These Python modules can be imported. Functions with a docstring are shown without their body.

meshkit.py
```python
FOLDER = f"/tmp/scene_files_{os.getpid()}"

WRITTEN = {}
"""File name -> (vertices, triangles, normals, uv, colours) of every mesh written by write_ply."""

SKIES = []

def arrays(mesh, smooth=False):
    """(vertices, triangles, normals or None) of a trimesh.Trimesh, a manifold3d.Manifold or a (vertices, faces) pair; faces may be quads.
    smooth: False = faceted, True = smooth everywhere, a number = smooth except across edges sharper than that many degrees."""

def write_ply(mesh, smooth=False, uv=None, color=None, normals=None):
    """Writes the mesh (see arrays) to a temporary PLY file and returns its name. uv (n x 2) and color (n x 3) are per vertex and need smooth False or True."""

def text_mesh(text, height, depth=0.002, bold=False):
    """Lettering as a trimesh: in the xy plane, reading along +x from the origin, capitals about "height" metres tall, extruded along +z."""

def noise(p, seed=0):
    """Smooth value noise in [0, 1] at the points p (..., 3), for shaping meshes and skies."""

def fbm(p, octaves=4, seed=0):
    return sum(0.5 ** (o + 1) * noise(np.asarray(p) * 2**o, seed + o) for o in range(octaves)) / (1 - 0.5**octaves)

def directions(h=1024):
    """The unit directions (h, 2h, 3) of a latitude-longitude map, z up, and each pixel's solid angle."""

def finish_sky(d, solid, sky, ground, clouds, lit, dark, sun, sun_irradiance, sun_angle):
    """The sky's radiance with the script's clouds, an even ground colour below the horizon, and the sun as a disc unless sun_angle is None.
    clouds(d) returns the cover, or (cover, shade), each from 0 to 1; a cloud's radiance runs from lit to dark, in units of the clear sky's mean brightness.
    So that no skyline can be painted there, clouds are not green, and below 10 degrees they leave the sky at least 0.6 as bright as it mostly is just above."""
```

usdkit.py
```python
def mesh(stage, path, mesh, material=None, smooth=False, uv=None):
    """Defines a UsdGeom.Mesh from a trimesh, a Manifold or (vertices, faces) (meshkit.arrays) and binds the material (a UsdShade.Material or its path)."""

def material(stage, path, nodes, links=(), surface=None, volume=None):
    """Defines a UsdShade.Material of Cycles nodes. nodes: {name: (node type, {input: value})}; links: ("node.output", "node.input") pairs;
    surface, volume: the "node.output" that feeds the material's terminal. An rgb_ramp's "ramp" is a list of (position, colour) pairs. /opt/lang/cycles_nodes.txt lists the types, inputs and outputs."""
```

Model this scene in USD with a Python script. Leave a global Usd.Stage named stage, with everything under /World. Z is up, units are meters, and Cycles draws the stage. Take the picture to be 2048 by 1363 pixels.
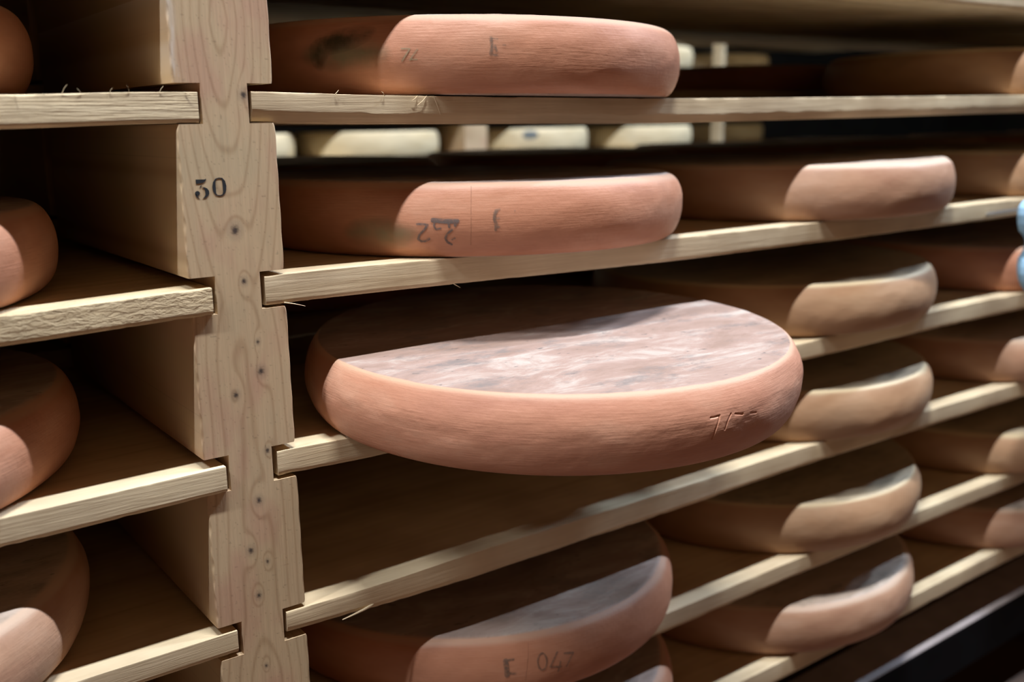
import math, numpy as np, trimesh, usdkit, meshkit
from shapely.geometry import LineString, Polygon, Point
from shapely import affinity, unary_union
from pxr import Usd, UsdGeom, UsdLux, UsdShade, Gf, Sdf, Vt

stage = Usd.Stage.CreateInMemory()
UsdGeom.SetStageUpAxis(stage, 'Z')
UsdGeom.SetStageMetersPerUnit(stage, 1.0)
UsdGeom.Xform.Define(stage, '/World')
UsdGeom.Scope.Define(stage, '/World/Looks')

# ------------------------------------------------------------------ camera
CAM = np.array([-0.2732, -0.7667, -0.0318])
ROT = np.array([[0.8074728, -0.5897027, -0.0154377], [-0.1362716, -0.1610054, -0.9775005], [0.5739492, 0.7914089, -0.2103674]])  # right, down, forward
FPX = 2037.0
cam = UsdGeom.Camera.Define(stage, '/World/camera')
cam.CreateHorizontalApertureAttr(36.0)
cam.CreateVerticalApertureAttr(36.0 * 1363 / 2048)
cam.CreateFocalLengthAttr(36.0 * FPX / 2048)
cam.CreateFStopAttr(3.9)
cam.CreateFocusDistanceAttr(0.84)
cam.CreateClippingRangeAttr((0.02, 100.0))
m4 = np.eye(4); m4[0, :3] = ROT[0]; m4[1, :3] = -ROT[1]; m4[2, :3] = -ROT[2]; m4[3, :3] = CAM
cam.AddTransformOp().Set(Gf.Matrix4d(m4.tolist()))
cam.CreateExposureAttr(0.0)


# ------------------------------------------------------------------ lights: lamps over the two aisles
def rect_light(name, loc, size, power, col, rot=(0, 0, 0)):
    l = UsdLux.RectLight.Define(stage, '/World/' + name)
    l.CreateWidthAttr(size[0]); l.CreateHeightAttr(size[1])
    l.CreateIntensityAttr(power); l.CreateColorAttr(Gf.Vec3f(*col))
    l.AddTranslateOp().Set(Gf.Vec3d(*loc)); l.AddRotateXYZOp().Set(Gf.Vec3f(*rot))
    return l


WARM, COOL = (1.0, 1.035, 1.07), (0.69, 0.93, 1.22)
LAMPS = [(-3.9, 340, WARM), (-1.95, 380, WARM), (0.10, 620, WARM), (1.95, 345, (.85, .98, 1.20)), (3.9, 500, COOL), (5.9, 430, COOL)]   # a row of short tubes along the near aisle
LAMP_Y, LAMP_Z = -0.55, 2.60
for lx, lp, lc in LAMPS:
    rect_light('aisle_tube_light' + (f'_{LAMPS.index((lx, lp, lc)):03d}' if lx > -3.9 else ''), (lx, LAMP_Y, LAMP_Z), (0.85, 0.075), lp, lc)
rect_light('far_aisle_tube_light', (1.6, 1.15, 2.60), (1.60, 0.08), 88, (1, 1.03, 1.16))

# ------------------------------------------------------------------ naming helpers
taken = {}


def numbered(parent, name):
    k = taken.get((parent, name), 0); taken[(parent, name)] = k + 1
    return f'{parent}/{name}' + (f'_{k:03d}' if k else '')


def data(p, **kw):
    for k, v in kw.items():
        if v:
            p.SetCustomDataByKey(k, v)
    return p


def thing(name, label, cat, loc=(0, 0, 0), group=None, rotx=0, rotz=0):
    x = UsdGeom.Xform.Define(stage, numbered('/World', name))
    x.AddTranslateOp().Set(Gf.Vec3d(*map(float, loc)))
    if rotz:
        x.AddRotateZOp().Set(float(rotz))
    if rotx:
        x.AddRotateXOp().Set(float(rotx))
    return data(x.GetPrim(), label=label, category=cat, group=group)


def part(parent, name, mesh, mat, smooth=30, label=None, kind=None):
    p = usdkit.mesh(stage, numbered(str(parent.GetPath()), name), mesh, mat, smooth).GetPrim()
    return data(p, label=label, kind=kind)


def single(name, mesh, mat, label=None, cat=None, group=None, kind=None, smooth=30, loc=(0, 0, 0)):
    m = usdkit.mesh(stage, numbered('/World', name), mesh, mat, smooth)
    if any(loc):
        m.AddTranslateOp().Set(Gf.Vec3d(*map(float, loc)))
    return data(m.GetPrim(), label=label, category=cat, group=group, kind=kind)


def copy_of(src, loc, label, group=None, rotz=0):
    base = src.GetName()
    x = UsdGeom.Xform.Define(stage, numbered('/World', base))
    p = x.GetPrim()
    p.GetReferences().AddInternalReference(src.GetPath())
    p.SetInstanceable(True)
    x.ClearXformOpOrder()
    x = UsdGeom.Xformable(p)
    x.GetPrim().GetAttribute('xformOp:translate').Set(Gf.Vec3d(*map(float, loc)))
    x.SetXformOpOrder([UsdGeom.XformOp(p.GetAttribute('xformOp:translate'))])
    return data(p, label=label, category=src.GetCustomDataByKey('category'), group=group or src.GetCustomDataByKey('group'))


# ------------------------------------------------------------------ materials
def M(name, nodes, links, surface='p.BSDF'):
    return usdkit.material(stage, '/World/Looks/' + name, nodes, links, surface)


def plain(name, col, rough=0.6, metallic=0.0, noise=0.12, scale=30, bump=0.0, spec=0.4):
    a = [c * (1 - noise) for c in col]; b = [min(1, c * (1 + noise)) for c in col]
    n = {'tc': ('texture_coordinate', {}), 'n': ('noise_texture', {'scale': scale, 'detail': 5}),
         'r': ('rgb_ramp', {'ramp': [(0.3, a), (0.7, b)]}), 'p': ('principled_bsdf', {'roughness': rough, 'metallic': metallic, 'specular_ior_level': spec})}
    l = [('tc.object', 'n.vector'), ('n.fac', 'r.fac'), ('r.color', 'p.base_color')]
    if bump:
        n['b'] = ('bump', {'strength': bump, 'distance': 0.004}); l += [('n.fac', 'b.height'), ('b.normal', 'p.normal')]
    return M(name, n, l)


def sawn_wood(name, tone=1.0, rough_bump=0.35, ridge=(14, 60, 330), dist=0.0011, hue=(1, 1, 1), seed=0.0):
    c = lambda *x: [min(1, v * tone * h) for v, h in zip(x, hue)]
    nodes = {'tc': ('texture_coordinate', {}), 'oi': ('object_info', {}),
             'off': ('vector_math', {'math_type': 'scale', 'vector1': (3.1 + seed, 5.3, 7.7)}),
             'add': ('vector_math', {'math_type': 'add'}),
             'mg': ('mapping', {'scale': (2.2, 34, 46)}),
             'grain': ('noise_texture', {'scale': 1.6, 'detail': 7, 'roughness': 0.62, 'distortion': 0.6}),
             'ramp': ('rgb_ramp', {'ramp': [(0.28, c(0.550, 0.420, 0.257)), (0.45, c(0.665, 0.535, 0.344)), (0.62, c(0.730, 0.602, 0.400)), (0.8, c(0.780, 0.659, 0.452))]}),
             'blotch': ('noise_texture', {'scale': 9, 'detail': 4}),
             'bramp': ('rgb_ramp', {'ramp': [(0.35, (.78, .74, .72)), (0.6, (1, 1, 1))]}),
             'mul': ('mix_color', {'blend_type': 'multiply', 'fac': 1.0}),
             'mr': ('mapping', {'scale': ridge}), 'saw': ('noise_texture', {'scale': 1.0, 'detail': 5, 'roughness': 0.6, 'distortion': 0.4}),
             'b': ('bump', {'strength': rough_bump, 'distance': dist}),
             'p': ('principled_bsdf', {'roughness': 0.75, 'specular_ior_level': 0.25})}
    links = [('oi.random', 'off.scale'), ('tc.object', 'add.vector1'), ('off.vector', 'add.vector2'), ('add.vector', 'mg.vector'), ('mg.vector', 'grain.vector'),
             ('grain.fac', 'ramp.fac'), ('add.vector', 'blotch.vector'), ('blotch.fac', 'bramp.fac'), ('ramp.color', 'mul.a'), ('bramp.color', 'mul.b'), ('mul.result', 'p.base_color'),
             ('add.vector', 'mr.vector'), ('mr.vector', 'saw.vector'), ('saw.fac', 'b.height'), ('b.normal', 'p.normal')]
    return M(name, nodes, links)


def cheese_rind(name, lo, mid, hi, top_lo, top_mid, top_hi, mould=(.30, .28, .26), rim=None, bump=0.25):
    """Washed rind: side colour, paler flat faces with streaks of bloom and grey mould."""
    rim = rim or hi
    nodes = {'tc': ('texture_coordinate', {}), 'oi': ('object_info', {}),
             'off': ('vector_math', {'math_type': 'scale', 'vector1': (3.7, 2.9, 0.0)}), 'add': ('vector_math', {'math_type': 'add'}),
             'ms': ('mapping', {'scale': (9, 9, 26)}), 'ns': ('noise_texture', {'scale': 1.0, 'detail': 6, 'roughness': 0.6}),
             'rs': ('rgb_ramp', {'ramp': [(0.28, lo), (0.5, mid), (0.74, hi)]}),
             # grey bloom in patches on the side
             'nb': ('noise_texture', {'scale': 7.0, 'detail': 4}), 'rb': ('rgb_ramp', {'ramp': [(0.55, (0, 0, 0)), (0.75, (.42, .42, .42))]}),
             'sb': ('mix_color', {'blend_type': 'mix', 'b': tuple(0.35 * x + 0.65 * y for x, y in zip(mould, hi))}),
             # the flat faces
             'mt': ('mapping', {'scale': (9, 24, 8), 'rotation': (0, 0, 0.35)}), 'nt': ('noise_texture', {'scale': 1.0, 'detail': 10, 'roughness': 0.72, 'distortion': 0.6}),
             'rt': ('rgb_ramp', {'ramp': [(0.36, top_lo), (0.5, top_mid), (0.64, top_hi)]}),
             'mm': ('mapping', {'scale': (14, 26, 10), 'rotation': (0, 0, 0.3)}), 'nm': ('noise_texture', {'scale': 1.0, 'detail': 10, 'roughness': 0.74}), 'rm': ('rgb_ramp', {'ramp': [(0.525, (0, 0, 0)), (0.66, (.8, .8, .8))]}),
             'tm': ('mix_color', {'blend_type': 'mix', 'b': mould}),
             'msp': ('mapping', {'scale': (75, 130, 90), 'rotation': (0, 0, 0.3)}), 'nsp': ('noise_texture', {'scale': 1.0, 'detail': 3}), 'rsp': ('rgb_ramp', {'ramp': [(0.66, (0, 0, 0)), (0.74, (.8, .8, .8))]}),
             'tm2': ('mix_color', {'blend_type': 'mix', 'b': tuple(.55 * q for q in mould)}),
             'g': ('geometry', {}), 'sx': ('separate_xyz', {}), 'az': ('math', {'math_type': 'absolute'}),
             'face': ('map_range', {'range_type': 'smoothstep', 'from_min': 0.86, 'from_max': 0.985, 'clamp': True}),
             'edge': ('map_range', {'range_type': 'smoothstep', 'from_min': 0.50, 'from_max': 0.80, 'clamp': True}),
             'e1': ('mix_color', {'blend_type': 'mix', 'b': rim}), 'fin': ('mix_color', {'blend_type': 'mix'}),
             'mb': ('mapping', {'scale': (40, 40, 620)}), 'bn': ('noise_texture', {'scale': 1.0, 'detail': 4, 'roughness': 0.6}),
             'b2n': ('noise_texture', {'scale': 190, 'detail': 4}), 'bs': ('math', {'math_type': 'add'}),
             'b': ('bump', {'strength': bump, 'distance': 0.0012}),
             'p': ('principled_bsdf', {'roughness': 0.55, 'specular_ior_level': 0.35, 'diffuse_roughness': 0.3})}
    links = [('oi.random', 'off.scale'), ('tc.object', 'add.vector1'), ('off.vector', 'add.vector2'),
             ('add.vector', 'ms.vector'), ('ms.vector', 'ns.vector'), ('ns.fac', 'rs.fac'), ('add.vector', 'nb.vector'), ('nb.fac', 'rb.fac'), ('rs.color', 'sb.a'), ('rb.color', 'sb.fac'),
             ('add.vector', 'mt.vector'), ('mt.vector', 'nt.vector'), ('nt.fac', 'rt.fac'), ('add.vector', 'mm.vector'), ('mm.vector', 'nm.vector'), ('nm.fac', 'rm.fac'), ('rt.color', 'tm.a'), ('rm.color', 'tm.fac'),
             ('g.normal', 'sx.vector'), ('sx.z', 'az.value1'), ('az.value', 'face.value'), ('sx.z', 'edge.value'),
             ('sb.result', 'e1.a'), ('edge.result', 'e1.fac'), ('e1.result', 'fin.a'), ('add.vector', 'msp.vector'), ('msp.vector', 'nsp.vector'), ('nsp.fac', 'rsp.fac'), ('tm.result', 'tm2.a'), ('rsp.color', 'tm2.fac'), ('tm2.result', 'fin.b'), ('face.result', 'fin.fac'), ('fin.result', 'p.base_color'),
             ('add.vector', 'mb.vector'), ('mb.vector', 'bn.vector'), ('tc.object', 'b2n.vector'), ('bn.fac', 'bs.value1'), ('b2n.fac', 'bs.value2'), ('bs.value', 'b.height'), ('b.normal', 'p.normal')]
    return M(name, nodes, links)


def faded(name, col, cover=(0.35, 0.62), scale=220, top=0.9):
    """Ink or mould that has partly worn off: opaque only where the noise says so, thinning towards its own rim (primvar fade)."""
    return M(name, {'tc': ('texture_coordinate', {}), 'n': ('noise_texture', {'scale': scale, 'detail': 5, 'roughness': 0.65}), 'a': ('attribute', {'attribute': 'fade'}),
                    'm': ('map_range', {'from_min': cover[0], 'from_max': cover[1], 'to_min': top, 'to_max': 0.05, 'clamp': True}), 'x': ('math', {'math_type': 'multiply'}),
                    't': ('transparent_bsdf', {}), 'p': ('principled_bsdf', {'base_color': col, 'roughness': 0.7}), 'mix': ('mix_closure', {})},
             [('tc.object', 'n.vector'), ('n.fac', 'm.value'), ('m.result', 'x.value1'), ('a.fac', 'x.value2'), ('x.value', 'mix.fac'), ('t.BSDF', 'mix.closure1'), ('p.BSDF', 'mix.closure2')], 'mix.closure')


RED = cheese_rind('rind_red', (0.430, 0.180, 0.100), (0.525, 0.239, 0.139), (0.600, 0.315, 0.200), (0.300, 0.215, 0.174), (0.385, 0.286, 0.239), (0.490, 0.415, 0.361), (0.270, 0.229, 0.200), (0.560, 0.334, 0.226))
PULLED = cheese_rind('rind_pulled', (0.450, 0.196, 0.122), (0.545, 0.258, 0.161), (0.620, 0.349, 0.235), (0.290, 0.196, 0.157), (0.360, 0.250, 0.209), (0.470, 0.396, 0.348), (0.190, 0.165, 0.155), (0.580, 0.353, 0.235))
TAN = cheese_rind('rind_tan', (0.370, 0.205, 0.109), (0.440, 0.258, 0.144), (0.500, 0.320, 0.191), (0.360, 0.286, 0.191), (0.440, 0.353, 0.244), (0.520, 0.439, 0.313), (0.260, 0.220, 0.165), (0.600, 0.477, 0.296))
PINKTAN = cheese_rind('rind_pink_tan', (0.400, 0.205, 0.126), (0.470, 0.267, 0.165), (0.540, 0.344, 0.239), (0.400, 0.306, 0.235), (0.480, 0.372, 0.296), (0.560, 0.458, 0.383), (0.260, 0.220, 0.174), (0.580, 0.411, 0.296))
IVORY = cheese_rind('rind_ivory', (.66, .52, .30), (.76, .63, .40), (.82, .70, .47), (.66, .55, .36), (.74, .63, .43), (.8, .71, .52), (.36, .34, .27), (.8, .69, .46))
BOARD = sawn_wood('spruce_board')
BOARD_PALE = sawn_wood('spruce_board_pale', 1.08, 0.3)
BOARD_ROUGH = sawn_wood('spruce_board_ridged', 1.0, 0.9, (22, 90, 620), 0.0016)
BOARD_TORN = sawn_wood('spruce_board_torn', 1.04, 1.0, (95, 140, 300), 0.0024, (1, 1, .97))
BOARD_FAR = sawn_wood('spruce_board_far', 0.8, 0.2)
INK = plain('stencil_ink', (.018, .02, .024), 0.7, 0, 0.3, 300)
STAMP = faded('stamp_ink', (.11, .09, .085), (.48, .80), 420, .82)
SMUDGE = faded('smudge_ink', (.14, .11, .085), (.45, .72), 420, .62)
CASEIN = faded('grey_mould', (.27, .215, .125), (.38, .85), 45, 0.9)
DARKMOULD = faded('dark_mould', (.06, .045, .022), (.36, .75), 60, 0.9)
SCORE = faded('score_ink', (.20, .10, .06), (.45, .8), 300, .45)
DUST = plain('rail_dust', (.34, .29, .28), 0.9)
RAIL = plain('dark_rail', (.004, .004, .005), 0.8, 0, 0.2, 20, 0.0, 0.08)
BLUE = plain('blue_cotton', (.34, .58, .80), 0.85, 0, 0.1, 60)
STEEL = plain('galvanised', (.45, .46, .48), 0.4, 0.9)
LAMPBODY = plain('lamp_body', (.75, .75, .73), 0.5)
STONE = plain('dark_stone', (.005, .004, .003), 0.95, 0, 0.2, 4, 0.3, 0.02)
PLASTER = plain('cellar_plaster', (.085, .035, .011), 0.9, 0, 0.12, 3, 0.3, 0.1)
CONCRETE = plain('cellar_floor', (.095, .06, .045), 0.8, 0, 0.2, 6, 0.2, 0.15)

# ------------------------------------------------------------------ geometry helpers
PITCH, NOTCH, NECK, RIGHT = 0.145, 0.0299, 0.03654, 0.05768


def box(x0, x1, y0, y1, z0, z1, r=0.0):
    m = trimesh.creation.box([x1 - x0, y1 - y0, z1 - z0]); m.apply_translation([(x0 + x1) / 2, (y0 + y1) / 2, (z0 + z1) / 2])
    return m


def bevel_box(x0, x1, y0, y1, z0, z1, r):
    pts = [(x, y, z) for x in (x0, x1) for y in (y0, y1) for z in (z0, z1)]
    v = []
    c = np.array([(x0 + x1) / 2, (y0 + y1) / 2, (z0 + z1) / 2])
    for p in np.array(pts):
        s = np.sign(c - p)
        for k in range(3):
            q = p + s * r; q[k] = p[k]; v.append(q)
    return trimesh.convex.convex_hull(np.array(v))


def grid_faces(nu, nv, wrap=False):
    i, j = np.meshgrid(np.arange(nu if wrap else nu - 1), np.arange(nv - 1), indexing='ij')
    a = i * nv + j; b = ((i + 1) % nu) * nv + j
    q = np.stack([a, b, b + 1, a + 1], -1).reshape(-1, 4)
    return np.vstack([q[:, [0, 1, 2]], q[:, [0, 2, 3]]])


def board_mesh(xs_z, thick, x0, x1, y0=0.0, depth=0.41, bevel=(0.003, 0.002), seed=0, chip=1.0, step=0.004, ragged=0.0):
    """A sawn board along x: sagging top, worn arrises, chips along its edges, a planed bevel below when asked."""
    n = max(12, int((x1 - x0) / step))
    x = np.linspace(x0, x1, n)
    zt = np.interp(x, *zip(*xs_z)); k = np.ones(31) / 31
    if n > 80:
        pad = np.r_[np.full(15, zt[0]), zt, np.full(15, zt[-1])]; zt = np.convolve(pad, k, 'valid')
    T = np.interp(x, *zip(*thick)) if np.ndim(thick) else np.full(n, thick)
    f1 = lambda fr, s: meshkit.fbm(np.stack([x * fr, 0 * x + seed * 3.17, 0 * x + s], 1), 4, seed)
    e1 = 0.0005 + 0.0010 * chip * np.clip((f1(45, 1) - 0.5) * 5, 0, 1.5)      # top arris
    e2 = 0.0006 + 0.0016 * chip * np.clip((f1(60, 2) - 0.52) * 5, 0, 1.5)     # bottom arris
    wob = 0.0010 * (f1(6, 3) - 0.5)
    by = bevel[1] * np.ones(n); bz = bevel[0] + ragged * (f1(38, 4) - 0.5) * 2
    bz = np.clip(bz, 0.0008, T * 0.6)
    Y = y0 + wob
    sec = [(0 * x + y0 + depth, zt), (Y + 0.10, zt), (Y + 0.03, zt), (Y + e1 * 1.2 + .0012, zt), (Y + e1 * .4, zt - e1 * .35), (Y, zt - e1 - .0004),
           (Y + .0003 * (f1(30, 5) - .5), zt - T * .4), (Y + .0003 * (f1(30, 6) - .5), zt - T + bz + .002), (Y + .0004, zt - T + bz), (Y + by + e2 * .3, zt - T + e2 * .25), (Y + by + e2 + .001, zt - T), (Y + 0.10, zt - T), (0 * x + y0 + depth, zt - T)]
    P = np.stack([np.stack([x, a + 0 * x, b + 0 * x], 1) for a, b in sec], 1)      # n, m, 3
    m = P.shape[1]
    P = np.concatenate([P, P[:, :1]], 1)
    v = P.reshape(-1, 3); f = grid_faces(n, m + 1)
    mesh = trimesh.Trimesh(v, f, process=False)
    caps = []
    for r_, flip in ((0, 1), (n - 1, 0)):
        o = r_ * (m + 1)
        for t in range(1, m - 1):
            caps.append([o, o + t + 1, o + t] if flip else [o, o + t, o + t + 1])
    f = np.vstack([f, caps])
    mesh = trimesh.Trimesh(v, f, process=True); mesh.fix_normals()
    return mesh, (lambda q: float(np.interp(q, x, zt)))


def prof_r(z, R, H, b, fil=0.008):
    t = np.clip(np.asarray(z, float) / H, 0, 1); s = np.abs(2 * t - 1)
    r = R - b * s ** 2.2
    e = np.minimum(t, 1 - t) * H
    return r - np.where(e < fil, (fil - np.sqrt(np.clip(fil ** 2 - (fil - np.minimum(e, fil)) ** 2, 0, None))) * 0.8, 0)


def side_wobble(th, z, r, seed, wob=1.0):
    p = np.stack([r * np.cos(th), r * np.sin(th), z], -1)
    return wob * (0.0042 * (meshkit.fbm(p * [14, 14, 22] + seed * 7.3, 3, seed) - 0.5) + 0.0006 * (meshkit.fbm(p * [70, 70, 110] + seed * 3.1, 3, seed + 5) - 0.5))


def wheel_mesh(R=0.238, H=0.067, b=0.011, seed=0, na=300, conc=0.001, fil=0.008, fine=None, carve=None, wob=1.0):
    """One wheel of cheese, base at z = 0: bulging side, rounded arrises, slightly dished faces, hand-made unevenness."""
    th = np.linspace(0, 2 * np.pi, na, endpoint=False)
    zz = np.r_[0, H * (0.5 - 0.5 * np.cos(np.linspace(0, np.pi, 26)))[1:-1], H]
    if fine:                                              # extra columns and rows where a mark is pressed in
        t0, t1, z0, z1 = fine
        th = np.sort(np.r_[th[(th < t0) | (th > t1)], np.linspace(t0, t1, 240)])
        zz = np.sort(np.r_[zz[(zz < z0) | (zz > z1)], np.linspace(z0, z1, 90)])
    na = len(th)
    rt, rb = prof_r(H, R, H, b, fil), prof_r(0, R, H, b, fil)
    ring_t = rt * np.array([.992, .98, .96, .93, .88, .8, .7, .58, .45, .3, .15, .05])
    ring_b = rb * np.array([.1, .4, .7, .9, .97])
    rr = np.r_[ring_b, prof_r(zz, R, H, b, fil), ring_t]
    hh = np.r_[0 * ring_b, zz, H - conc * (1 - np.clip((ring_t / rt), 0, 1) ** 10)]
    T, J = np.meshgrid(th, np.arange(len(rr)), indexing='ij')
    r, z = rr[J], hh[J]
    p = np.stack([r * np.cos(T), r * np.sin(T), z], -1)
    nz = meshkit.fbm(p * [14, 14, 22] + seed * 7.3, 3, seed) - 0.5
    n2 = meshkit.fbm(p * [70, 70, 110] + seed * 3.1, 3, seed + 5) - 0.5
    side = np.clip(np.minimum(z, H - z) / 0.012, 0, 1) * (r > 0.8 * rt)
    topm = (J >= len(ring_b) + len(zz) - 1)
    dr = side * side_wobble(T, z, r, seed, wob)
    if carve is not None:
        dr = dr - carve(T, z) * side
    dz = topm * wob * (0.0022 * nz + 0.0009 * n2)
    p = np.stack([(r + dr) * np.cos(T), (r + dr) * np.sin(T), z + dz], -1)
    v = p.reshape(-1, 3); f = grid_faces(na, len(rr), True)
    v = np.vstack([v, [[0, 0, 0], [0, 0, float((z + dz)[:, -1].mean())]]])
    k = len(v) - 2; L = len(rr); i = np.arange(na); j = (i + 1) % na
    f = np.vstack([f, np.stack([np.full(na, k), j * L, i * L], 1), np.stack([np.full(na, k + 1), i * L + L - 1, j * L + L - 1], 1)])
    return trimesh.Trimesh(v, f, process=False)


def pixel_on_wheel(u, v, loc, R, H, b, tilt=0.0):
    """Where a mark measured in the photograph sits on a wheel's side: (angle, height)."""
    d = np.array([(u - 1024) / FPX, (v - 681.5) / FPX, 1.0]) @ ROT
    c, s = math.cos(tilt), math.sin(tilt)
    inv = np.array([[1, 0, 0], [0, c, s], [0, -s, c]])
    o, d = inv @ (CAM - np.array(loc)), inv @ d
    t = np.linspace(0.3, 2.5, 6000)
    X = o + t[:, None] * d
    inside = (np.hypot(X[:, 0], X[:, 1]) < prof_r(X[:, 2], R, H, b)) & (X[:, 2] > 0) & (X[:, 2] < H)
    k = int(np.argmax(inside)) if inside.any() else int(np.argmin(np.hypot(X[:, 0], X[:, 1])))
    return math.atan2(X[k, 1], X[k, 0]) % (2 * np.pi), float(X[k, 2])


def mark_mesh(shape, R, H, b, seed, off=0.0006, edge=0.0015, soft=0.0009):
    """A shapely shape drawn on the unrolled side (arc length, height), wrapped on the wheel; returns (mesh, fade towards the rim)."""
    import shapely
    out, fade = [], []
    for g in getattr(shape, 'geoms', [shape]):
        if g.area < 1e-8:
            continue
        v, f = trimesh.creation.triangulate_polygon(g, engine='earcut')
        v3, f3 = trimesh.remesh.subdivide_to_size(np.c_[v, 0 * v[:, 0]], f, edge, max_iter=14)
        d = shapely.distance(shapely.points(v3[:, :2]), g.boundary)
        if soft > .004:
            d = d * (0.5 + meshkit.fbm(np.c_[v3[:, :2] * 60, 0 * v3[:, 0]], 3, seed))
        fade.append(np.clip(d / soft, 0, 1))
        th, z = v3[:, 0] / R, v3[:, 1]
        r = prof_r(z, R, H, b)
        r = r + np.clip(np.minimum(z, H - z) / 0.012, 0, 1) * side_wobble(th, z, r, seed) + off
        out.append(trimesh.Trimesh(np.stack([r * np.cos(th), r * np.sin(th), z], 1), f3, process=False))
    return trimesh.util.concatenate(out), np.concatenate(fade)


def mark(parent, name, made, mat, label=None):
    m, fade = made
    p = part(parent, name, m, mat, True, label)
    c = np.repeat(fade[:, None], 3, 1).astype(np.float32)
    UsdGeom.PrimvarsAPI(p).CreatePrimvar('fade', Sdf.ValueTypeNames.Color3fArray, 'vertex').Set(Vt.Vec3fArray.FromNumpy(c))


def strokes(lines, to, R, width):
    s = []
    for ln in lines:
        w = width
        if isinstance(ln, tuple):
            ln, w = ln
        q = []
        for u, v in ln:
            th, z = to(u, v); q.append((th * R, z))
        s.append(LineString(q).buffer(w / 2, quad_segs=4) if len(q) > 1 else Point(q[0]).buffer(w))
    return unary_union(s)


# ------------------------------------------------------------------ the cellar
single('floor', box(-4.6, 6.6, -2.4, 3.4, -1.03, -0.98), CONCRETE, kind='structure', smooth=False)
single('ceiling', box(-4.6, 6.6, -2.4, 3.4, 2.88, 2.94), PLASTER, kind='structure', smooth=False)
single('wall_front', box(-4.6, 6.6, -2.5, -2.4, -1.03, 2.94), PLASTER, kind='structure', smooth=False)
single('wall_back', box(-4.6, 6.6, 3.4, 3.5, -1.03, 2.94), STONE, kind='structure', smooth=False)
single('wall_left', box(-4.7, -4.6, -2.4, 3.4, -1.03, 2.94), PLASTER, kind='structure', smooth=False)
single('wall_right', box(6.6, 6.7, -2.4, 3.4, -1.03, 2.94), STONE, kind='structure', smooth=False)

# ------------------------------------------------------------------ the notched uprights
KNOTS = [(.0188, -.1108, .0030), (.0231, -.1513, .0018), (.0319, -.2257, .0024), (.0311, -.2012, .0013), (.0097, -.2419, .0019), (.0225, -.3337, .0021), (.0126, -.3752, .0021), (.0261, -.3887, .0012),
         (.0166, -.4166, .0017), (.0332, -.0089, .0022), (.0328, -.2927, .0016), (.0187, -.4818, .0012)]


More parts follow.
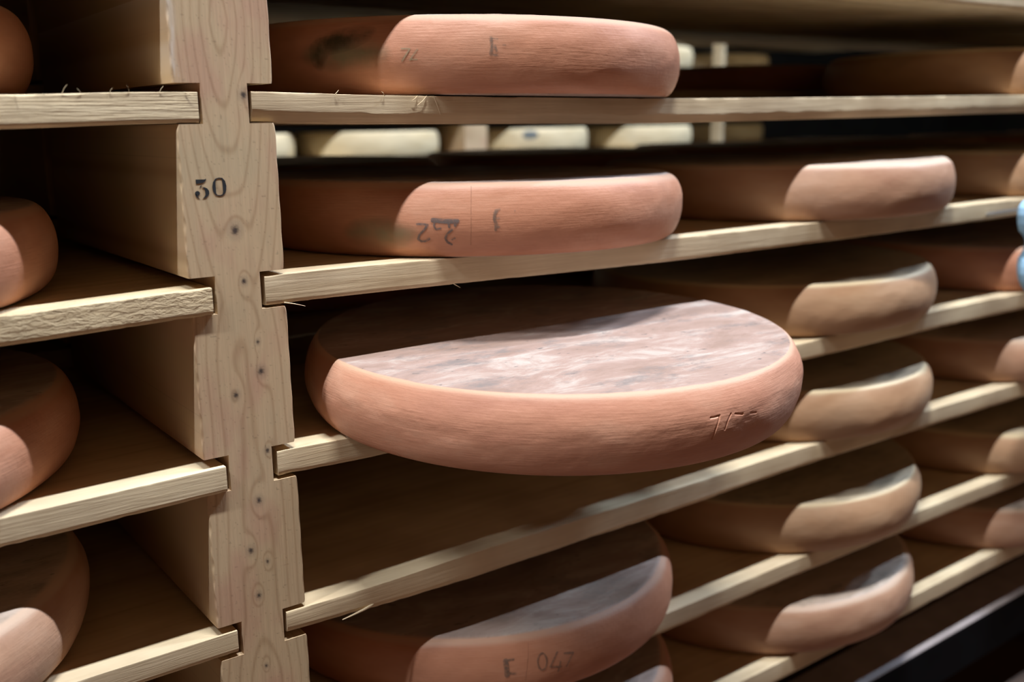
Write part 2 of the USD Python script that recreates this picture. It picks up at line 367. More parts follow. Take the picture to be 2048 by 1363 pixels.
def post_paint(p, seed=0, x0=0.0, knots=KNOTS):
    """Growth rings, knots, streaks and stains of a flat-sawn spruce face, per vertex."""
    x, z = p[:, 0] - x0, p[:, 2]
    q = np.stack([x * 30, 0 * x + seed, z * 5], 1)
    warp = meshkit.fbm(q, 3, 3 + seed) - 0.5
    heart = 0.016 + 0.010 * (meshkit.noise(np.stack([z * 4 + seed, 0 * z, 0 * z], 1), 9) - 0.5)
    depth = 0.008 + 0.030 * meshkit.noise(np.stack([z * 6.5 + 3.7 * seed, 0 * z + 2, 0 * z], 1), 11)
    if seed == 0:      # the arches of a flat-sawn face: their tips near the top, a second set near the foot
        depth = 0.002 + np.minimum(0.15 * np.abs(z - 0.045), 0.020 + 0.035 * np.abs(z + 0.50)) + 0.006 * meshkit.noise(np.stack([z * 14, 0 * z, 0 * z], 1), 5)
    ph = np.hypot((x - heart), depth) + 0.005 * warp
    dark = np.zeros(len(x)); glow = np.zeros(len(x))
    for kx, kz, kr in knots:
        d = np.hypot((x - kx) * 1.0, (z - kz) * 0.85) / kr
        ph = ph + 0.006 * np.exp(-(np.hypot((x - kx), (z - kz) * 0.45) / (kr * 3.0)) ** 2)
        edge = d + 0.5 * (meshkit.noise(np.stack([x * 900, 0 * x, z * 900], 1), 4) - 0.5)
        dark = np.maximum(dark, np.clip(1.45 - edge, 0, 1))
        glow = np.maximum(glow, np.exp(-((d - 1.7) / 0.8) ** 2) * 0.55)
    ring = np.clip(np.sin(2 * np.pi * ph / 0.0062), 0, 1) ** 5
    fib = meshkit.fbm(np.stack([x * 900, 0 * x + seed, z * 22], 1), 3, 21) - 0.5
    bl = meshkit.fbm(np.stack([x * 36, 0 * x + seed, z * 17], 1), 4, 31)
    sp = meshkit.noise(np.stack([x * 700, 0 * x, z * 500], 1), 41)
    base = np.array([.56, .413, .255]) * (1 + 0.22 * fib[:, None])
    base = base * (1 - 0.23 * ring[:, None] * np.array([.8, 1.0, 1.15]))
    st = np.clip((bl - 0.5) * 4, 0, 1)[:, None]
    base = base * (1 - st) + st * base * np.array([.95, .83, .88])
    gr = np.clip((0.42 - bl) * 5, 0, 1)[:, None] * 0.5
    base = base * (1 - gr) + gr * base * np.array([.88, .96, .98])
    base = base * (1 - 0.30 * np.clip((sp - 0.86) * 8, 0, 1))[:, None]
    base = base * (1 - glow[:, None] * np.array([.28, .26, .22]))
    base = base * (1 - dark[:, None]) + dark[:, None] * np.array([.075, .055, .045])
    # a pale scuffed streak on the upper left arris
    wob = 0.0015 * np.sin(z * 90)
    sk = np.exp(-(((x + 0.018 - (z - .03) * -0.05 + wob) / 0.0022) ** 2)) * ((z > 0.004) & (z < 0.065)) * np.clip(meshkit.fbm(np.stack([x * 300, 0 * x, z * 60], 1), 3, 77) * 2 - 0.4, 0, 1)
    sk2 = np.exp(-(((x + 0.0235) / 0.0016) ** 2)) * ((z > -0.13) & (z < -0.07)) * np.clip(meshkit.fbm(np.stack([x * 300, 0 * x, z * 90], 1), 3, 78) * 2 - 0.5, 0, 1)
    s = np.clip(sk + sk2, 0, 1)[:, None] * 0.7
    return np.clip(base * (1 - s) + s * np.array([.74, .68, .62]), 0.01, 1)


POSTM = M('post_wood', {'a': ('attribute', {'attribute': 'wood'}), 'tc': ('texture_coordinate', {}), 'mp': ('mapping', {'scale': (700, 700, 26)}), 'n': ('noise_texture', {'scale': 1.0, 'detail': 4}),
                        'b': ('bump', {'strength': 0.35, 'distance': 0.0007}), 'p': ('principled_bsdf', {'roughness': 0.7, 'specular_ior_level': 0.3})},
          [('a.color', 'p.base_color'), ('tc.object', 'mp.vector'), ('mp.vector', 'n.vector'), ('n.fac', 'b.height'), ('b.normal', 'p.normal')])

# left outline of the block between two notches, as (fraction down the block, x)
LEFT_EDGE = [(0.0, -0.0196), (0.05, -0.0203), (0.5, -0.0206), (0.95, -0.0209), (1.0, -0.0204)]


def post_mesh(x0=0.0, ztop=1.40, zbot=-0.98, depth=0.41, fine=(0.12, -0.54), notch_z0=0.0, pitch=PITCH, seed=0, y0=0.0, paint_knots=KNOTS, res=(0.00085, 0.0009)):
    k0 = -int(math.floor((ztop - notch_z0) / pitch)); k1 = int(math.floor((notch_z0 - NOTCH - zbot) / pitch))
    V, Fc, n = [], [], 0

    def block(z1, z0, left, right, full):
        nonlocal n
        isfine = z1 > fine[1] and z0 < fine[0]
        dx, dz = res if isfine else (0.02, 0.02)
        zz = np.linspace(z1, z0, max(3, int((z1 - z0) / dz) + 1))
        fr = (z1 - zz) / (z1 - z0)
        L = np.interp(fr, *zip(*left)) if full else np.full(len(zz), left)
        R_ = np.full(len(zz), right)
        c = (0.0014 + 0.0005 * np.sin(zz * 160) + 0.0004 * np.sin(zz * 410)) if full else np.full(len(zz), 0.0002)
        c2 = 0.0012 + 0.0004 * np.sin(zz * 210 + 1) if full else np.full(len(zz), 0.0002)
        c = np.clip(c, 2e-4, None)
        if full:   # small wear at the block's lower and upper corners
            R_ = R_ - 0.0012 * np.exp(-fr * 60) - 0.0006 * np.exp(-(1 - fr) * 60)
        nx = max(3, int((right - np.min(L)) / dx))
        cols = [(L, y0 + depth + 0 * L), (L, y0 + 0.10 + 0 * L), (L, y0 + 0.02 + 0 * L), (L, y0 + c * 1.6), (L + c * .12, y0 + c * .8), (L + c * .35, y0 + c * .42), (L + c * .65, y0 + c * .12)]
        for s in np.linspace(0, 1, nx):
            cols.append((L + c + s * (R_ - c2 - L - c), y0 + 0 * L))
        cols += [(R_, y0 + c2), (R_, y0 + 0.02 + 0 * L), (R_, y0 + 0.10 + 0 * L), (R_, y0 + depth + 0 * L)]
        P = np.stack([np.stack([a, b, zz], 1) for a, b in cols + cols[:1]], 0)     # col, z, 3
        v = P.reshape(-1, 3) + [x0, 0, 0]; f = grid_faces(len(cols) + 1, len(zz))[:, ::-1]
        V.append(v); Fc.append(f + n)
        nz = len(zz); top = [i * nz for i in range(len(cols))]; bot = [i * nz + nz - 1 for i in range(len(cols))]
        # caps: fan from the back-right corner
        capf = [[top[-1], top[i], top[i + 1]] for i in range(len(top) - 2)] + [[bot[-1], bot[i + 1], bot[i]] for i in range(len(bot) - 2)]
        Fc.append(np.array(capf) + n); n += len(v)

    z_hi = ztop
    for k in range(k0, k1 + 1):
        zn = notch_z0 - k * pitch
        if zn >= z_hi:
            continue
        block(z_hi, zn, LEFT_EDGE, RIGHT, True)
        block(zn, zn - NOTCH, 0.0, NECK, False)
        z_hi = zn - NOTCH
    block(z_hi, zbot, LEFT_EDGE, RIGHT, True)
    v, f = np.vstack(V), np.vstack(Fc)
    return v, f


def build_post(label, group, **kw):
    v, f = post_mesh(**kw)
    t = thing('notched_post', label, 'post', (0, 0, 0), group)
    p = part(t, 'upright', (v, f), POSTM, False)
    c = post_paint(v, kw.get('seed', 0), kw.get('x0', 0.0), kw.get('paint_knots', KNOTS))
    UsdGeom.PrimvarsAPI(p).CreatePrimvar('wood', Sdf.ValueTypeNames.Color3fArray, 'vertex').Set(Vt.Vec3fArray.FromNumpy(c.astype(np.float32)))
    return t


post0 = build_post('notched spruce post with dark knots and the black stencilled number 30 on its front', 'notched posts of the front rack')
build_post('notched post at the right end of the front rack, outside the picture', 'notched posts of the front rack', x0=2.71, fine=(9, 9), seed=2, paint_knots=[])
build_post('notched post at the left end of the front rack, outside the picture', 'notched posts of the front rack', x0=-2.70, fine=(9, 9), seed=3, paint_knots=[])


# the stencilled number, traced in the post's own plane
def stencil():
    def tr(pts):
        q = []
        for cx, cy in pts:
            u, v = 360 + cx * .11007, 330 + cy * .11007
            d = np.array([(u - 1024) / FPX, (v - 681.5) / FPX, 1.0]) @ ROT
            X = CAM + d * (0 - CAM[1]) / d[1]; q.append((X[0], X[2]))
        return Polygon(q).buffer(0)
    el = lambda cx, cy, rx, ry, n=40, rot=0.0: [(cx + rx * math.cos(a) * math.cos(rot) - ry * math.sin(a) * math.sin(rot), cy + rx * math.cos(a) * math.sin(rot) + ry * math.sin(a) * math.cos(rot)) for a in np.linspace(0, 2 * np.pi, n, endpoint=False)]
    three = [tr([(282, 262), (440, 260), (472, 245), (458, 288), (420, 320), (360, 332), (290, 342), (284, 300)]), tr([(384, 362), (392, 376), (368, 406), (354, 404)]),
             tr([(406, 405), (445, 402), (492, 422), (525, 465), (531, 515), (500, 568), (455, 598), (412, 606), (444, 578), (462, 540), (458, 475), (442, 432)]),
             tr(el(316, 512, 45, 42)), tr([(273, 520), (290, 570), (330, 602), (362, 605), (328, 582), (308, 545)])]
    zero_o = tr([(585 + 0, 395), (598, 310), (640, 245), (700, 226), (765, 230), (815, 285), (840, 375), (838, 450), (815, 515), (770, 553), (715, 560), (655, 548), (612, 500), (590, 440)])
    zero_i = tr([(640, 300), (660, 252), (708, 240), (750, 248), (768, 300), (775, 390), (782, 480), (772, 530), (730, 545), (680, 542), (655, 510), (648, 400)])
    return three, zero_o.difference(zero_i)


three, zero = stencil()
ms = []
for g in three + list(getattr(zero, 'geoms', [zero])):
    e = trimesh.creation.extrude_polygon(g, 0.0002, engine='earcut')
    v = np.array(e.vertices); e.vertices = np.stack([v[:, 0], -0.0002 - v[:, 2] + 0.0001, v[:, 1]], 1); e.fix_normals(); ms.append(e)
part(post0, 'stencilled_number', trimesh.util.concatenate(ms), INK, False, 'black stencilled number 30')

# ------------------------------------------------------------------ the shelf boards
ZR = {-2: [(.04, .2845), (2.70, .2845)],
      -1: [(.04, .1400), (.5, .1345), (1.0, .1305), (1.5, .132), (2.70, .1400)],
      0: [(.04, -.0051), (.12, -.0085), (.48, -.0113), (.8, -.0095), (1.18, -.0064), (1.64, -.0060), (2.70, -.0060)],
      1: [(.05, -.1488), (.12, -.1490), (.49, -.1550), (.85, -.1545), (1.2, -.1528), (1.64, -.1505), (2.70, -.1505)],
      2: [(.044, -.2945), (.10, -.2975), (.72, -.2990), (1.0, -.2930), (1.23, -.2940), (1.64, -.2955), (2.70, -.2955)],
      3: [(.043, -.4380), (.10, -.4405), (.245, -.4365), (.49, -.4355), (.71, -.4327), (1.25, -.4350), (2.70, -.4372)],
      4: [(.043, -.5840), (.5, -.5837), (.71, -.5808), (1.28, -.5830), (2.70, -.5862)],
      5: [(.043, -.7265), (.5, -.7190), (.74, -.7160), (1.0, -.7128), (1.25, -.7065), (1.6, -.7100), (2.70, -.7260)]}
TR = {-2: .024, -1: .0240, 0: [(.04, .0228), (.48, .0248), (1.6, .0232)], 1: .0240, 2: [(.04, .0215), (.72, .0218), (1.0, .0250), (2.7, .0225)], 3: [(.04, .0190), (.1, .0205), (.23, .0262), (.55, .0258), (.72, .0243), (2.7, .0240)], 4: .0223, 5: .0257}
BV = {-2: (.002, .001), -1: (.003, .003), 0: (.0075, .0035), 1: (.002, .001), 2: (.002, .001), 3: (.003, .002), 4: (.002, .001), 5: (.002, .001)}
RL = {-2: 'spruce shelf board above the top edge of the picture, right bay',
      -1: 'spruce shelf board above the topmost wheel, its underside showing at the top right',
      0: 'spruce shelf board under the topmost wheel, with torn splinters on its ragged lower edge',
      1: 'spruce shelf board right of the number 30, under the wheel stamped 242',
      2: 'spruce shelf board that carries the wheel pulled half out of the rack',
      3: 'spruce shelf board below the pulled-out wheel, its left part empty',
      4: 'spruce shelf board under the wheel marked 047',
      5: 'lowest spruce shelf board at the bottom right, above the dark rail'}
ZTOP, GB = {}, 'spruce boards of the front rack, right bay'
boards = {}
for k in range(-2, 6):
    m, fz = board_mesh(ZR[k], TR[k], .0395 + .0008 * (k % 3), 2.705, 0.0 if k != 3 else -.001, 0.435, BV[k], seed=20 + k, chip=1.0, ragged=.0022 if k == 0 else 0.0006)
    ZTOP[k] = fz
    boards[k] = thing('shelf_board', RL[k], 'shelf board', (0, 0, 0), GB)
    part(boards[k], 'board', m, {2: BOARD_PALE, 3: BOARD_PALE}.get(k, BOARD))
ZL = {-2: [(-2.6, .2845), (-.006, .2845)], -1: [(-2.6, .1400), (-.003, .1395)], 0: [(-2.6, -.0065), (-.137, -.0092), (-.03, -.0062), (-.0023, -.0068)], 1: [(-2.6, -.1535), (-.4, -.1565), (-.153, -.1572), (-.0045, -.1530)],
      2: [(-2.6, -.2970), (-.4, -.301), (-.17, -.3004), (-.0045, -.2974)], 3: [(-2.6, -.4420), (-.15, -.4425), (-.0062, -.4415)], 4: [(-2.6, -.5860), (-.006, -.5860)]}
TL = {-2: .024, -1: .024, 0: .0226, 1: .0213, 2: .0220, 3: .0195, 4: .023}
LL = {-2: 'spruce shelf board above the top edge of the picture, left bay', -1: 'spruce shelf board of the left bay above the top left wheel', 0: 'ridged rough-sawn shelf board at the top left with hairy splinters along its top edge',
      1: 'torn rough-faced shelf board left of the post, just below the number 30', 2: 'smooth pale shelf board left of the post, third from the top',
      3: 'shelf board at the bottom left corner of the picture, left of the post', 4: 'shelf board of the left bay below the bottom left corner'}
ZTL = {}
for k in range(-2, 5):
    m, fz = board_mesh(ZL[k], TL[k], -2.661, -.0028 - (.0015 if k in (1, 2, 3) else 0), -.004 if k in (1, 2) else -.001, 0.435, (.002, .0015), seed=40 + k, chip=1.3 if k < 2 else .9, step=.003)
    ZTL[k] = fz
    boards[('L', k)] = thing('shelf_board', LL[k], 'shelf board', (0, 0, 0), 'spruce boards of the front rack, left bay')
    part(boards[('L', k)], 'board', m, {0: BOARD_ROUGH, 1: BOARD_TORN}.get(k, BOARD))


# splinters: slivers lifted from the arrises
def sliver(pts, r=0.0004):
    v, f = [], []
    p = np.array(pts, float); n = len(p)
    for i, q in enumerate(p):
        rr = r * (1 - 0.75 * i / (n - 1))
        for a in range(4):
            v.append(q + [0, rr * math.cos(a * np.pi / 2), rr * math.sin(a * np.pi / 2)] if abs(p[-1][0] - p[0][0]) > 1e-3 else q + [rr * math.cos(a * np.pi / 2), rr * math.sin(a * np.pi / 2), 0])
    f = grid_faces(4, n, True)
    vv = np.array(v).reshape(n, 4, 3).transpose(1, 0, 2).reshape(-1, 3)
    return trimesh.Trimesh(vv, f, process=False)


rng = np.random.default_rng(5)
for x, dx, dz in [(-.098, .004, .006), (-.128, .003, -.006), (-.052, -.002, .005), (-.031, .003, .004), (-.012, .006, -.003), (-.085, -.003, .003), (-.066, .002, .003)]:
    z = ZTL[0](x)
    part(boards[('L', 0)], 'splinter', sliver([(x, -.0012, z - .0006), (x + dx * .5, -.002, z + dz * .6), (x + dx, -.0025, z + dz)], .00035), BOARD_PALE, True)
for x, dx, dz in [(.196, -.010, -.008), (.203, .006, -.016), (.2, .003, -.003), (.187, -.006, -.004), (.11, .003, .003), (.155, -.003, .003)]:
    z = ZTOP[0](x)
    part(boards[0], 'splinter', sliver([(x, -.001, z - .0004), (x + dx * .5, -.0022, z + dz * .55), (x + dx, -.0015, z + dz)], .0006), BOARD_PALE, True)
z = ZTOP[3](.12) - .0192
part(boards[3], 'splinter', sliver([(.122, -.001, z + .0015), (.110, -.0025, z + .0002), (.100, -.003, z - .0010), (.090, -.003, z - .0022)], .0017), BOARD_PALE, True)
z = ZTOP[1](.06) - .024
part(boards[1], 'splinter', sliver([(.055, -.001, z + .001), (.064, -.003, z - .001), (.072, -.004, z - .0035)], .0006), BOARD_PALE, True)
z = ZTOP[1](.22) - .024
part(boards[1], 'splinter', sliver([(.218, -.001, z + .001), (.224, -.003, z - .003)], .0005), BOARD_PALE, True)

# ------------------------------------------------------------------ the wheels on the front rack
R0, H0, B0 = 0.238, 0.067, 0.011
GW = 'wheels of washed-rind cheese on the front rack'


def seat(fz, cx, half=.2):
    x = np.linspace(cx - half, cx + half, 60); z = np.array([fz(q) for q in x])
    s = (z[-1] - z[0]) / (2 * half)
    return float((z - s * (x - cx)).max()), math.degrees(math.atan(s))


def wheel(label, cx, cy, z, mat, seed, H=H0, R=R0, b=B0, conc=0.001, fil=.008, tilt=0.0, fine=None, carve=None, name='cheese_wheel', group=GW, na=300):
    lean = 0.0
    if callable(z):
        z, lean = seat(z, cx)
    t = thing(name, label, 'cheese', (cx, cy, z + 0.0006), group, math.degrees(tilt))
    if lean:
        UsdGeom.Xformable(t).AddRotateYOp().Set(-lean)
    part(t, 'rind', wheel_mesh(R, H, b, seed, na, conc, fil, fine, carve), mat, True)
    return t


CY = .180
# topmost wheel
zA = seat(ZTOP[0], .34)[0]
wA = wheel('reddish cheese wheel on the topmost shelf, with a grey mould patch and one faint smudge', .343, CY, ZTOP[0], RED, 1)
toA = lambda cx, cy: pixel_on_wheel(620 + cx * .2148, 40 + cy * .2148, (.343, CY, zA), R0, H0, B0)
mark(wA, 'ink_smudge', mark_mesh(strokes([([(1680, 180), (1695, 250), (1680, 330)], .004), ([(1680, 335), (1745, 340)], .003), ([(1700, 185), (1745, 190)], .002), ([(1790, 245), (1820, 245)], .002), ([(1720, 250), (1735, 300)], .003)], toA, R0, .003), R0, H0, B0, 1, soft=.0012), SMUDGE)
mark(wA, 'faint_number', mark_mesh(strokes([[(850, 285), (930, 285), (860, 400)], [(1000, 290), (930, 390)], [(940, 385), (1000, 385)]], toA, R0, .002), R0, H0, B0, 1), CASEIN)
th0, z0 = toA(470, 330)
mark(wA, 'mould_patch', mark_mesh(affinity.translate(affinity.scale(Point(0, 0).buffer(.02), 2.3, .85), th0 * R0 - .016, z0), R0, H0, B0, 1, .0004, .003, .016), CASEIN)
th0, z0 = toA(370, 200)
mark(wA, 'dark_mould_patch', mark_mesh(affinity.translate(affinity.rotate(affinity.scale(Point(0, 0).buffer(.02), 1.7, .55), 12), th0 * R0 - .008, z0).union(affinity.translate(affinity.scale(Point(0, 0).buffer(.01), 1.0, 1.6), th0 * R0 - .03, z0 - .010)), R0, H0, B0, 1, .0007, .003, .010), DARKMOULD)
wheel('cheese wheel on the topmost shelf at the right edge of the picture', 1.36, CY, ZTOP[0], TAN, 2)
# second row
zB = seat(ZTOP[1], .35)[0]
wB = wheel('reddish cheese wheel beside the number 30, stamped 242 in worn grey ink', .350, CY, ZTOP[1], RED, 3)
toB = lambda cx, cy: pixel_on_wheel(780 + cx * .14670, 340 + cy * .14670, (.350, CY, zB), R0, H0, B0)
mark(wB, 'number_stamp', mark_mesh(strokes([
    [(368, 778), (440, 778), (512, 786), (470, 850), (402, 925), (386, 985), (430, 1012), (490, 1008), (540, 975)],
    ([(580, 722), (740, 736), (910, 732)], .0050), ([(612, 745), (596, 790), (625, 848), (690, 832)], .0024), ([(795, 750), (806, 812)], .0030), ([(905, 740), (885, 790)], .0036),
    [(842, 850), (775, 910), (752, 970), (785, 1020), (842, 1048)], ([(842, 985), (885, 965)], .0022)], toB, R0, .0028), R0, H0, B0, 3), STAMP, 'worn grey stamped number 242')
mark(wB, 'ink_smudge', mark_mesh(strokes([([(1450, 580), (1420, 620), (1415, 700), (1440, 760), (1435, 840)], .0038), [(1425, 580), (1490, 562)], [(1440, 690), (1480, 685)], ([(1430, 825), (1480, 800)], .003), ([(1690, 585), (1700, 580)], .002)], toB, R0, .0024), R0, H0, B0, 3), SMUDGE)
mark(wB, 'score_line', mark_mesh(strokes([[(1095, 250), (1097, 560), (1100, 800), (1100, 1055)]], toB, R0, .0011), R0, H0, B0, 3, .0003, .001, .0007), SCORE)
th0, z0 = toB(180, 880)
mark(wB, 'mould_patch', mark_mesh(affinity.translate(affinity.scale(Point(0, 0).buffer(.02), 1.9, .85), th0 * R0 - .022, z0 - .002), R0, H0, B0, 3, .0004, .003, .016), CASEIN)
wheel('pinkish tan cheese wheel right of the one stamped 242, on the same shelf', .872, .186, ZTOP[1], PINKTAN, 4)
wheel('cheese wheel at the right edge, on the shelf of the wheel stamped 242', 1.385, CY, ZTOP[1], TAN, 5)
# third row: the wheel pulled half out
PX, PY, PT = .331, .0015, .034
PH, PB, PR = .067, .0125, .2385
PZ = -.2968 - math.sin(0) + .0004
toC = lambda cx, cy: pixel_on_wheel(1360 + cx * .12695, 780 + cy * .12695, (PX, PY, PZ + .0006), PR, PH, PB, PT)
cut = [([(480, 432), (550, 420), (622, 400)], .0021), ([(618, 420), (545, 635), (505, 755)], .0015), ([(700, 610), (745, 480), (800, 372)], .0015), ([(870, 372), (985, 372)], .0013), ([(1110, 360), (1200, 352)], .0008)]
cuts = [(LineString([(toC(*p)[0] * PR, toC(*p)[1]) for p in ln]), w) for ln, w in cut]
seam = [(toC((u - 1360) / .12695, (v - 780) / .12695)) for u, v in [(1133, 815), (1135, 850), (1132, 890), (1131, 930)]]
cuts.append((LineString([(a * PR, b) for a, b in seam]), .0006))
allx = [q for c_, _ in cuts[:5] for q in c_.coords]
FINE = (min(a for a, _ in allx) / PR - .02, max(a for a, _ in allx) / PR + .02, min(b for _, b in allx) - .004, max(b for _, b in allx) + .004)


def carve(T, z):
    import shapely
    out = np.zeros(T.shape)
    near = (T > min(FINE[0], min(a for a, _ in seam)) - .05) & (T < FINE[1] + .05)
    pts = shapely.points(T[near] * PR, z[near])
    val = np.zeros(near.sum())
    for ln, w in cuts:
        d = shapely.distance(pts, ln)
        val = np.maximum(val, w * 0.50 * np.clip(1.15 - d / 0.0011, 0, 1) - 0.22 * w * np.exp(-((d - .0021) / .0007) ** 2))
    out[near] = val
    return out


wheel('big wheel pulled half out of the rack, pink mould-streaked top, 7 pressed in its side', PX, PY, PZ, PULLED, 6, PH, PR, PB, .0006, .0042, PT, FINE, carve, na=420)
wheel('tan cheese wheel right of the pulled-out wheel, on the same shelf', .867, .199, ZTOP[2], TAN, 7, H=.0655, conc=.003, fil=.005)
wheel('red cheese wheel at the right edge, two shelves below the topmost', 1.375, .18, ZTOP[2], RED, 8)
# fourth row
wheel('tan cheese wheel with a pale yellow rim, just below and right of the pulled-out wheel', .873, .199, ZTOP[3], TAN, 9, H=.066, conc=.004, fil=.0035)
wheel('cheese wheel at the right edge, on the shelf with the empty left part', 1.375, .18, ZTOP[3], PINKTAN, 10)
# fifth row
zE = seat(ZTOP[4], .342)[0]
wE = wheel('reddish cheese wheel at the bottom centre, marked 047 beside a scored line', .3415, .174, ZTOP[4], RED, 11, conc=.003)
toE = lambda cx, cy: pixel_on_wheel(940 + cx * .14648, 1220 + cy * .14648, (.3415, .174, zE), R0, H0, B0)
el = [(985 + 62 * math.cos(a), 700 + 112 * math.sin(a)) for a in np.linspace(0, 2 * np.pi, 25)]
mark(wE, 'number_stamp', mark_mesh(strokes([el, [(1192, 575), (1090, 770), (1245, 768)], [(1235, 700), (1200, 838)], [(1295, 595), (1412, 582), (1318, 765)]], toE, R0, .0026), R0, H0, B0, 11), SMUDGE, 'faint stamped number 047')
mark(wE, 'ink_smudge', mark_mesh(strokes([([(460, 685), (590, 665)], .003), ([(485, 690), (505, 880)], .006), ([(500, 855), (620, 858)], .003)], toE, R0, .003), R0, H0, B0, 11), SMUDGE)
mark(wE, 'score_line', mark_mesh(strokes([[(795, 440), (795, 560), (785, 700), (765, 850), (755, 970)]], toE, R0, .0011), R0, H0, B0, 11, .0003, .001, .0007), SCORE)
wheel('tan cheese wheel with a raised pale rim, on the shelf of the wheel marked 047', .864, .199, ZTOP[4], TAN, 12, H=.0665, conc=.005, fil=.0032)
wheel('cheese wheel at the right edge, on the shelf of the wheel marked 047', 1.375, .18, ZTOP[4], TAN, 13)
# sixth row
wheel('cheese wheel cut by the bottom edge of the picture, under the wheel marked 047', .352, .182, ZTOP[5], RED, 14)
wheel('pinkish tan cheese wheel on the lowest shelf, above the dark rail', .851, .1915, ZTOP[5], PINKTAN, 15, conc=.004)
wheel('cheese wheel at the right end of the lowest shelf, at the right edge', 1.375, .18, ZTOP[5], PINKTAN, 16)
# left bay
for k, cx, cy, lab in [(0, -.318, .185, 'cheese wheel in the top left corner of the picture, wholly in shade'), (1, -.319, .166, 'cheese wheel at the left edge, on the torn rough-faced board'),
                       (2, -.3135, .179, 'cheese wheel at the left edge, on the smooth pale board of the left bay'), (3, -.3235, .160, 'cheese wheel in the bottom left corner of the picture')]:
    wheel(lab, cx, cy, ZTL[k], RED if k != 3 else PINKTAN, 30 + k)

# ------------------------------------------------------------------ the back half of the rack, in the dark behind the wheels
bm, _ = board_mesh([(.04, 0), (3.3, 0)], .024, .0405, 3.295, 0, .47, seed=77, step=.02)
bb = None
for k, dx in [(k, dx) for dx in (0, -3.296) for k in range(-2, 6)]:
    lab = 'shaded shelf board in the back half of the front rack, behind the wheels'
    if bb is None:
        bb = thing('rear_shelf_board', lab, 'shelf board', (dx, .445, .0145 - PITCH * k), 'boards in the back half of the front rack')
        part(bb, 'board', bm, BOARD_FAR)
    else:
        copy_of(bb, (dx, .445, .0145 - PITCH * k), lab)
rw = None
for k in range(0, 6):
    for cx in (-.36, .36, .86, 1.36, 1.84, 2.34, 2.84):
        lab = 'cheese wheel in black shade in the back half of the front rack'
        loc = (cx, .672, .0145 - PITCH * k + .0006)
        if rw is None:
            rw = wheel(lab, cx, .672, loc[2], RED, 50, name='rear_cheese_wheel', group='dark wheels in the back half of the front rack', na=160, R=.225, H=.047)
        else:
            copy_of(rw, loc, lab)
for x0 in (-3.294, 0.0, 3.30):
    build_post('notched post in the back half of the front rack, in the dark', 'notched posts in the back half of the front rack', x0=x0, y0=.445, depth=.47, notch_z0=.02, fine=(9, 9), seed=5, paint_knots=[])

# ------------------------------------------------------------------ the rack across the far aisle, seen through the gaps
FY, FP, FZ = 1.70, .1255, -.121
ft = None
for x0, lab in [(1.3815, 'pale wooden post of the far rack, seen through the gap under the topmost shelf'), (.41, 'post of the far rack hidden behind the number 30 post')]:
    build_post(lab, 'notched posts of the far rack', x0=x0, y0=FY, depth=.36, fine=(9, 9), seed=6, notch_z0=FZ + .0055, pitch=FP, paint_knots=[])
single('rack_slat', bevel_box(2.4105, 2.428, FY - .004, FY + .04, -.98, 1.3, .002), BOARD_FAR, 'thin upright slat of the far rack, a narrow bright strip right of the ivory wheels', 'slat')
fb = None
bm2, _ = board_mesh([(.45, 0), (1.37, 0)], .024, .4485, 1.3795, FY, .36, seed=78, step=.02)
for k in range(-3, 4):
    z = FZ - FP * k
    for dx in (0, .973, 1.985):
        lab = ('blurred shelf board of the far rack, left of its pale post' if dx == 0 else 'blurred shelf board of the far rack, right of its pale post' if dx < 1 else 'blurred shelf board at the right end of the far rack')
        g = 'boards of the far rack, left bay' if dx == 0 else 'boards of the far rack, middle bay' if dx < 1 else 'boards of the far rack, right bay'
        if fb is None:
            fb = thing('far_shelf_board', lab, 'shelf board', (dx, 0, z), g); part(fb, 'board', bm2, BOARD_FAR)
        else:
            copy_of(fb, (dx, 0, z), lab, g)
fw = None
FAR = [(.690, FZ, 'ivory cheese wheel on the far rack, peeping out right beside the number 30 post'), (1.136, FZ, 'ivory cheese wheel on the far rack, left of the pale far post'),
       (1.690, FZ, 'ivory cheese wheel on the far rack with a dark blue-grey blot on its side'), (2.150, FZ, 'ivory cheese wheel on the far rack, second right of the pale far post'),
       (2.150, FZ + 2 * FP, 'ivory cheese wheel on the far rack, its end showing beside the topmost wheel'), (1.690, FZ + 2 * FP, 'ivory cheese wheel on the far rack, hidden behind the topmost wheel'),
       (2.74, FZ + 2 * FP, 'shaded far wheel right of the thin bright slat, above the topmost shelf'), (2.72, FZ, 'shaded far wheel right of the thin bright slat, below the topmost shelf')
       ]
for cx, z, lab in FAR:
    loc = (cx, FY + (.34 if cx > 2.5 else .165), z + .0006)
    if 'blot' in lab:
        t = thing('far_cheese_wheel', lab, 'cheese', loc, 'ivory wheels on the far rack')
        part(t, 'rind', wheel_mesh(.205, .068, .006, 61, 160, .001, .007), IVORY, True)
        d = np.array([(1112 - 1024) / FPX, (274 - 681.5) / FPX, 1.0]) @ ROT
        th, zz_ = pixel_on_wheel(1112, 274, loc, .205, .068, .006)
        mark(t, 'ink_blot', mark_mesh(affinity.translate(affinity.scale(Point(0, 0).buffer(.02), 1.35, .75), th * .205, zz_),   .205, .068, .006, 61, .0006, .002, .006), faded('blot_ink', (.13, .16, .17), (.9, 1.0), 50, .85), 'dark blue-grey ink blot')
    elif fw is None:
        fw = thing('far_cheese_wheel', lab, 'cheese', loc, 'ivory wheels on the far rack')
        part(fw, 'rind', wheel_mesh(.205, .068, .006, 60, 160, .001, .007), IVORY, True)
    else:
        copy_of(fw, loc, lab)

# ------------------------------------------------------------------ base rail, blue coat, lamp housings
t = thing('base_rail', 'dark base rail along the foot of the rack at the bottom right', 'rail', (0, 0, 0))


def leaning(m, slope=.028, x0=.95):
    v = np.array(m.vertices); v[:, 2] += slope * (v[:, 0] - x0); m.vertices = v
    return m


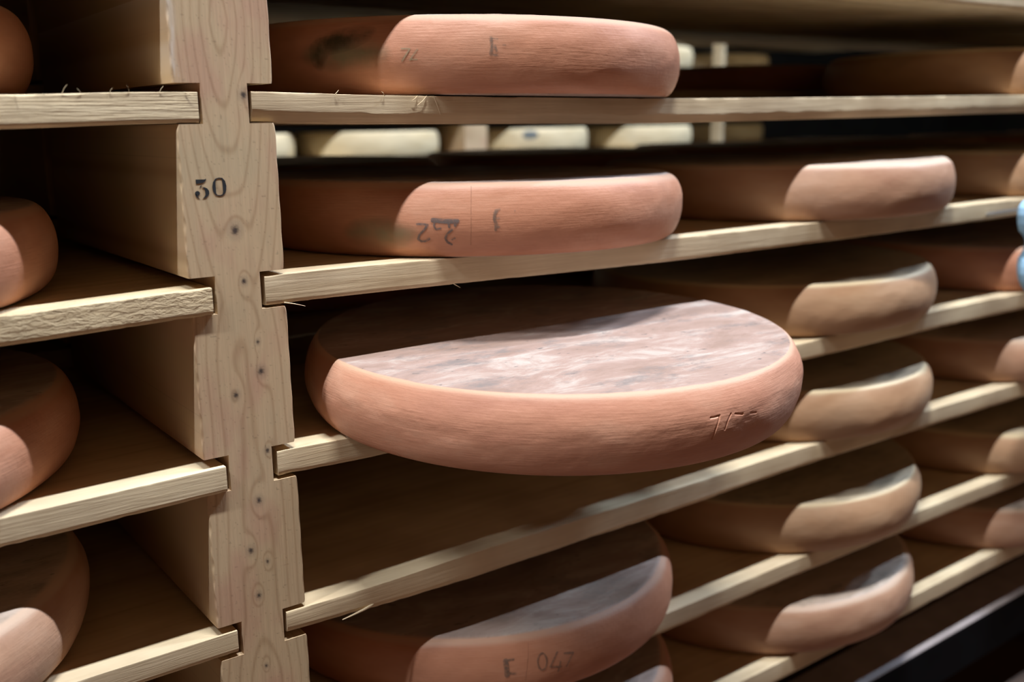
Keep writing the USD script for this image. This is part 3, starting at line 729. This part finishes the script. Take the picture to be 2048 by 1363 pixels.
part(t, 'beam', leaning(bevel_box(.062, 2.69, .002, .075, -.893, -.8190, .002)), RAIL)
part(t, 'dusty_top', leaning(bevel_box(.062, 2.69, .0025, .0745, -.8191, -.8165, .0008)), DUST, label='dusty paler top edge')
part(t, 'foot', bevel_box(.30, .36, .010, .07, -.98, -.911, .002), RAIL)
part(t, 'foot', bevel_box(1.50, 1.56, .010, .07, -.98, -.877, .002), RAIL)


def cloth_mesh():
    yc = -.090
    rows = [(396, 2070), (400, 2056), (405, 2048), (415, 2042), (430, 2039.5), (450, 2040), (465, 2043), (474, 2051), (488, 2057), (502, 2056), (514, 2049), (521, 2044), (535, 2041.5), (550, 2041), (565, 2043), (577, 2048), (586, 2056), (592, 2072)]
    q = []
    for v_, u_ in rows:
        d = np.array([(u_ - 1024) / FPX, (v_ - 681.5) / FPX, 1.0]) @ ROT; q.append(CAM + d * (yc - CAM[1]) / d[1])
    q = np.array(q)[::-1]; zz = np.linspace(q[0, 2], q[-1, 2], 80); xl = np.interp(zz, q[:, 2], q[:, 0])
    th = np.linspace(0, 2 * np.pi, 72, endpoint=False)
    T, I = np.meshgrid(th, np.arange(80), indexing='ij')
    ax = np.full(80, .045); ay = .014 + .008 * np.sin(np.linspace(0, np.pi, 80))
    cx = xl + np.hypot(ax * .65, ay * .76) / .65
    sw = 1 + .10 * np.sin(T * 5 + zz[I] * 40)
    v = np.stack([cx[I] + ax[I] * np.cos(T), yc + ay[I] * np.sin(T) * sw, zz[I]], -1).reshape(-1, 3)
    f = grid_faces(72, 80, True); k = len(v)
    v = np.vstack([v, [[cx[0], yc, zz[0]], [cx[-1], yc, zz[-1]]]]); i = np.arange(72); j = (i + 1) % 72
    f = np.vstack([f, np.stack([np.full(72, k), j * 80, i * 80], 1), np.stack([np.full(72, k + 1), i * 80 + 79, j * 80 + 79], 1)])
    return trimesh.Trimesh(v, f, process=False), (cx[-1], yc, zz[-1])


t = thing('blue_cloth', 'light blue cloth hanging at the front of the shelves at the right edge', 'cloth', (0, 0, 0))
cm, (hx, hy, hz) = cloth_mesh()
part(t, 'cloth', cm, BLUE, True)
hook = trimesh.util.concatenate([trimesh.creation.cylinder(.003, segment=[(hx, -.001, hz - .030), (hx, hy, hz - .012)], sections=12), trimesh.creation.cylinder(.003, segment=[(hx, hy, hz - .014), (hx, hy, hz + .006)], sections=12)])
part(t, 'hook', hook, STEEL)
NTH = ['leftmost tube lamp over the near aisle', 'second tube lamp from the left over the near aisle', 'tube lamp over the near aisle above the number 30 post', 'tube lamp over the near aisle above the second column of wheels', 'second tube lamp from the right over the near aisle', 'rightmost tube lamp over the near aisle']
for i, (x, y, l, lab) in enumerate([(q[0], LAMP_Y, .90, NTH[j]) for j, q in enumerate(LAMPS)] + [(1.6, 1.15, 1.66, 'long tube lamp over the far aisle')]):
    t = thing('tube_lamp', lab, 'lamp', (x, y, LAMP_Z + .01), 'tube lamps of the cellar')
    part(t, 'housing', bevel_box(-l / 2, l / 2, -.05, .05, .0, .05, .006), LAMPBODY)
    part(t, 'rod', trimesh.creation.cylinder(.006, segment=[(-l / 3, 0, .05), (-l / 3, 0, .29)], sections=10), STEEL)
    part(t, 'rod', trimesh.creation.cylinder(.006, segment=[(l / 3, 0, .05), (l / 3, 0, .29)], sections=10), STEEL)
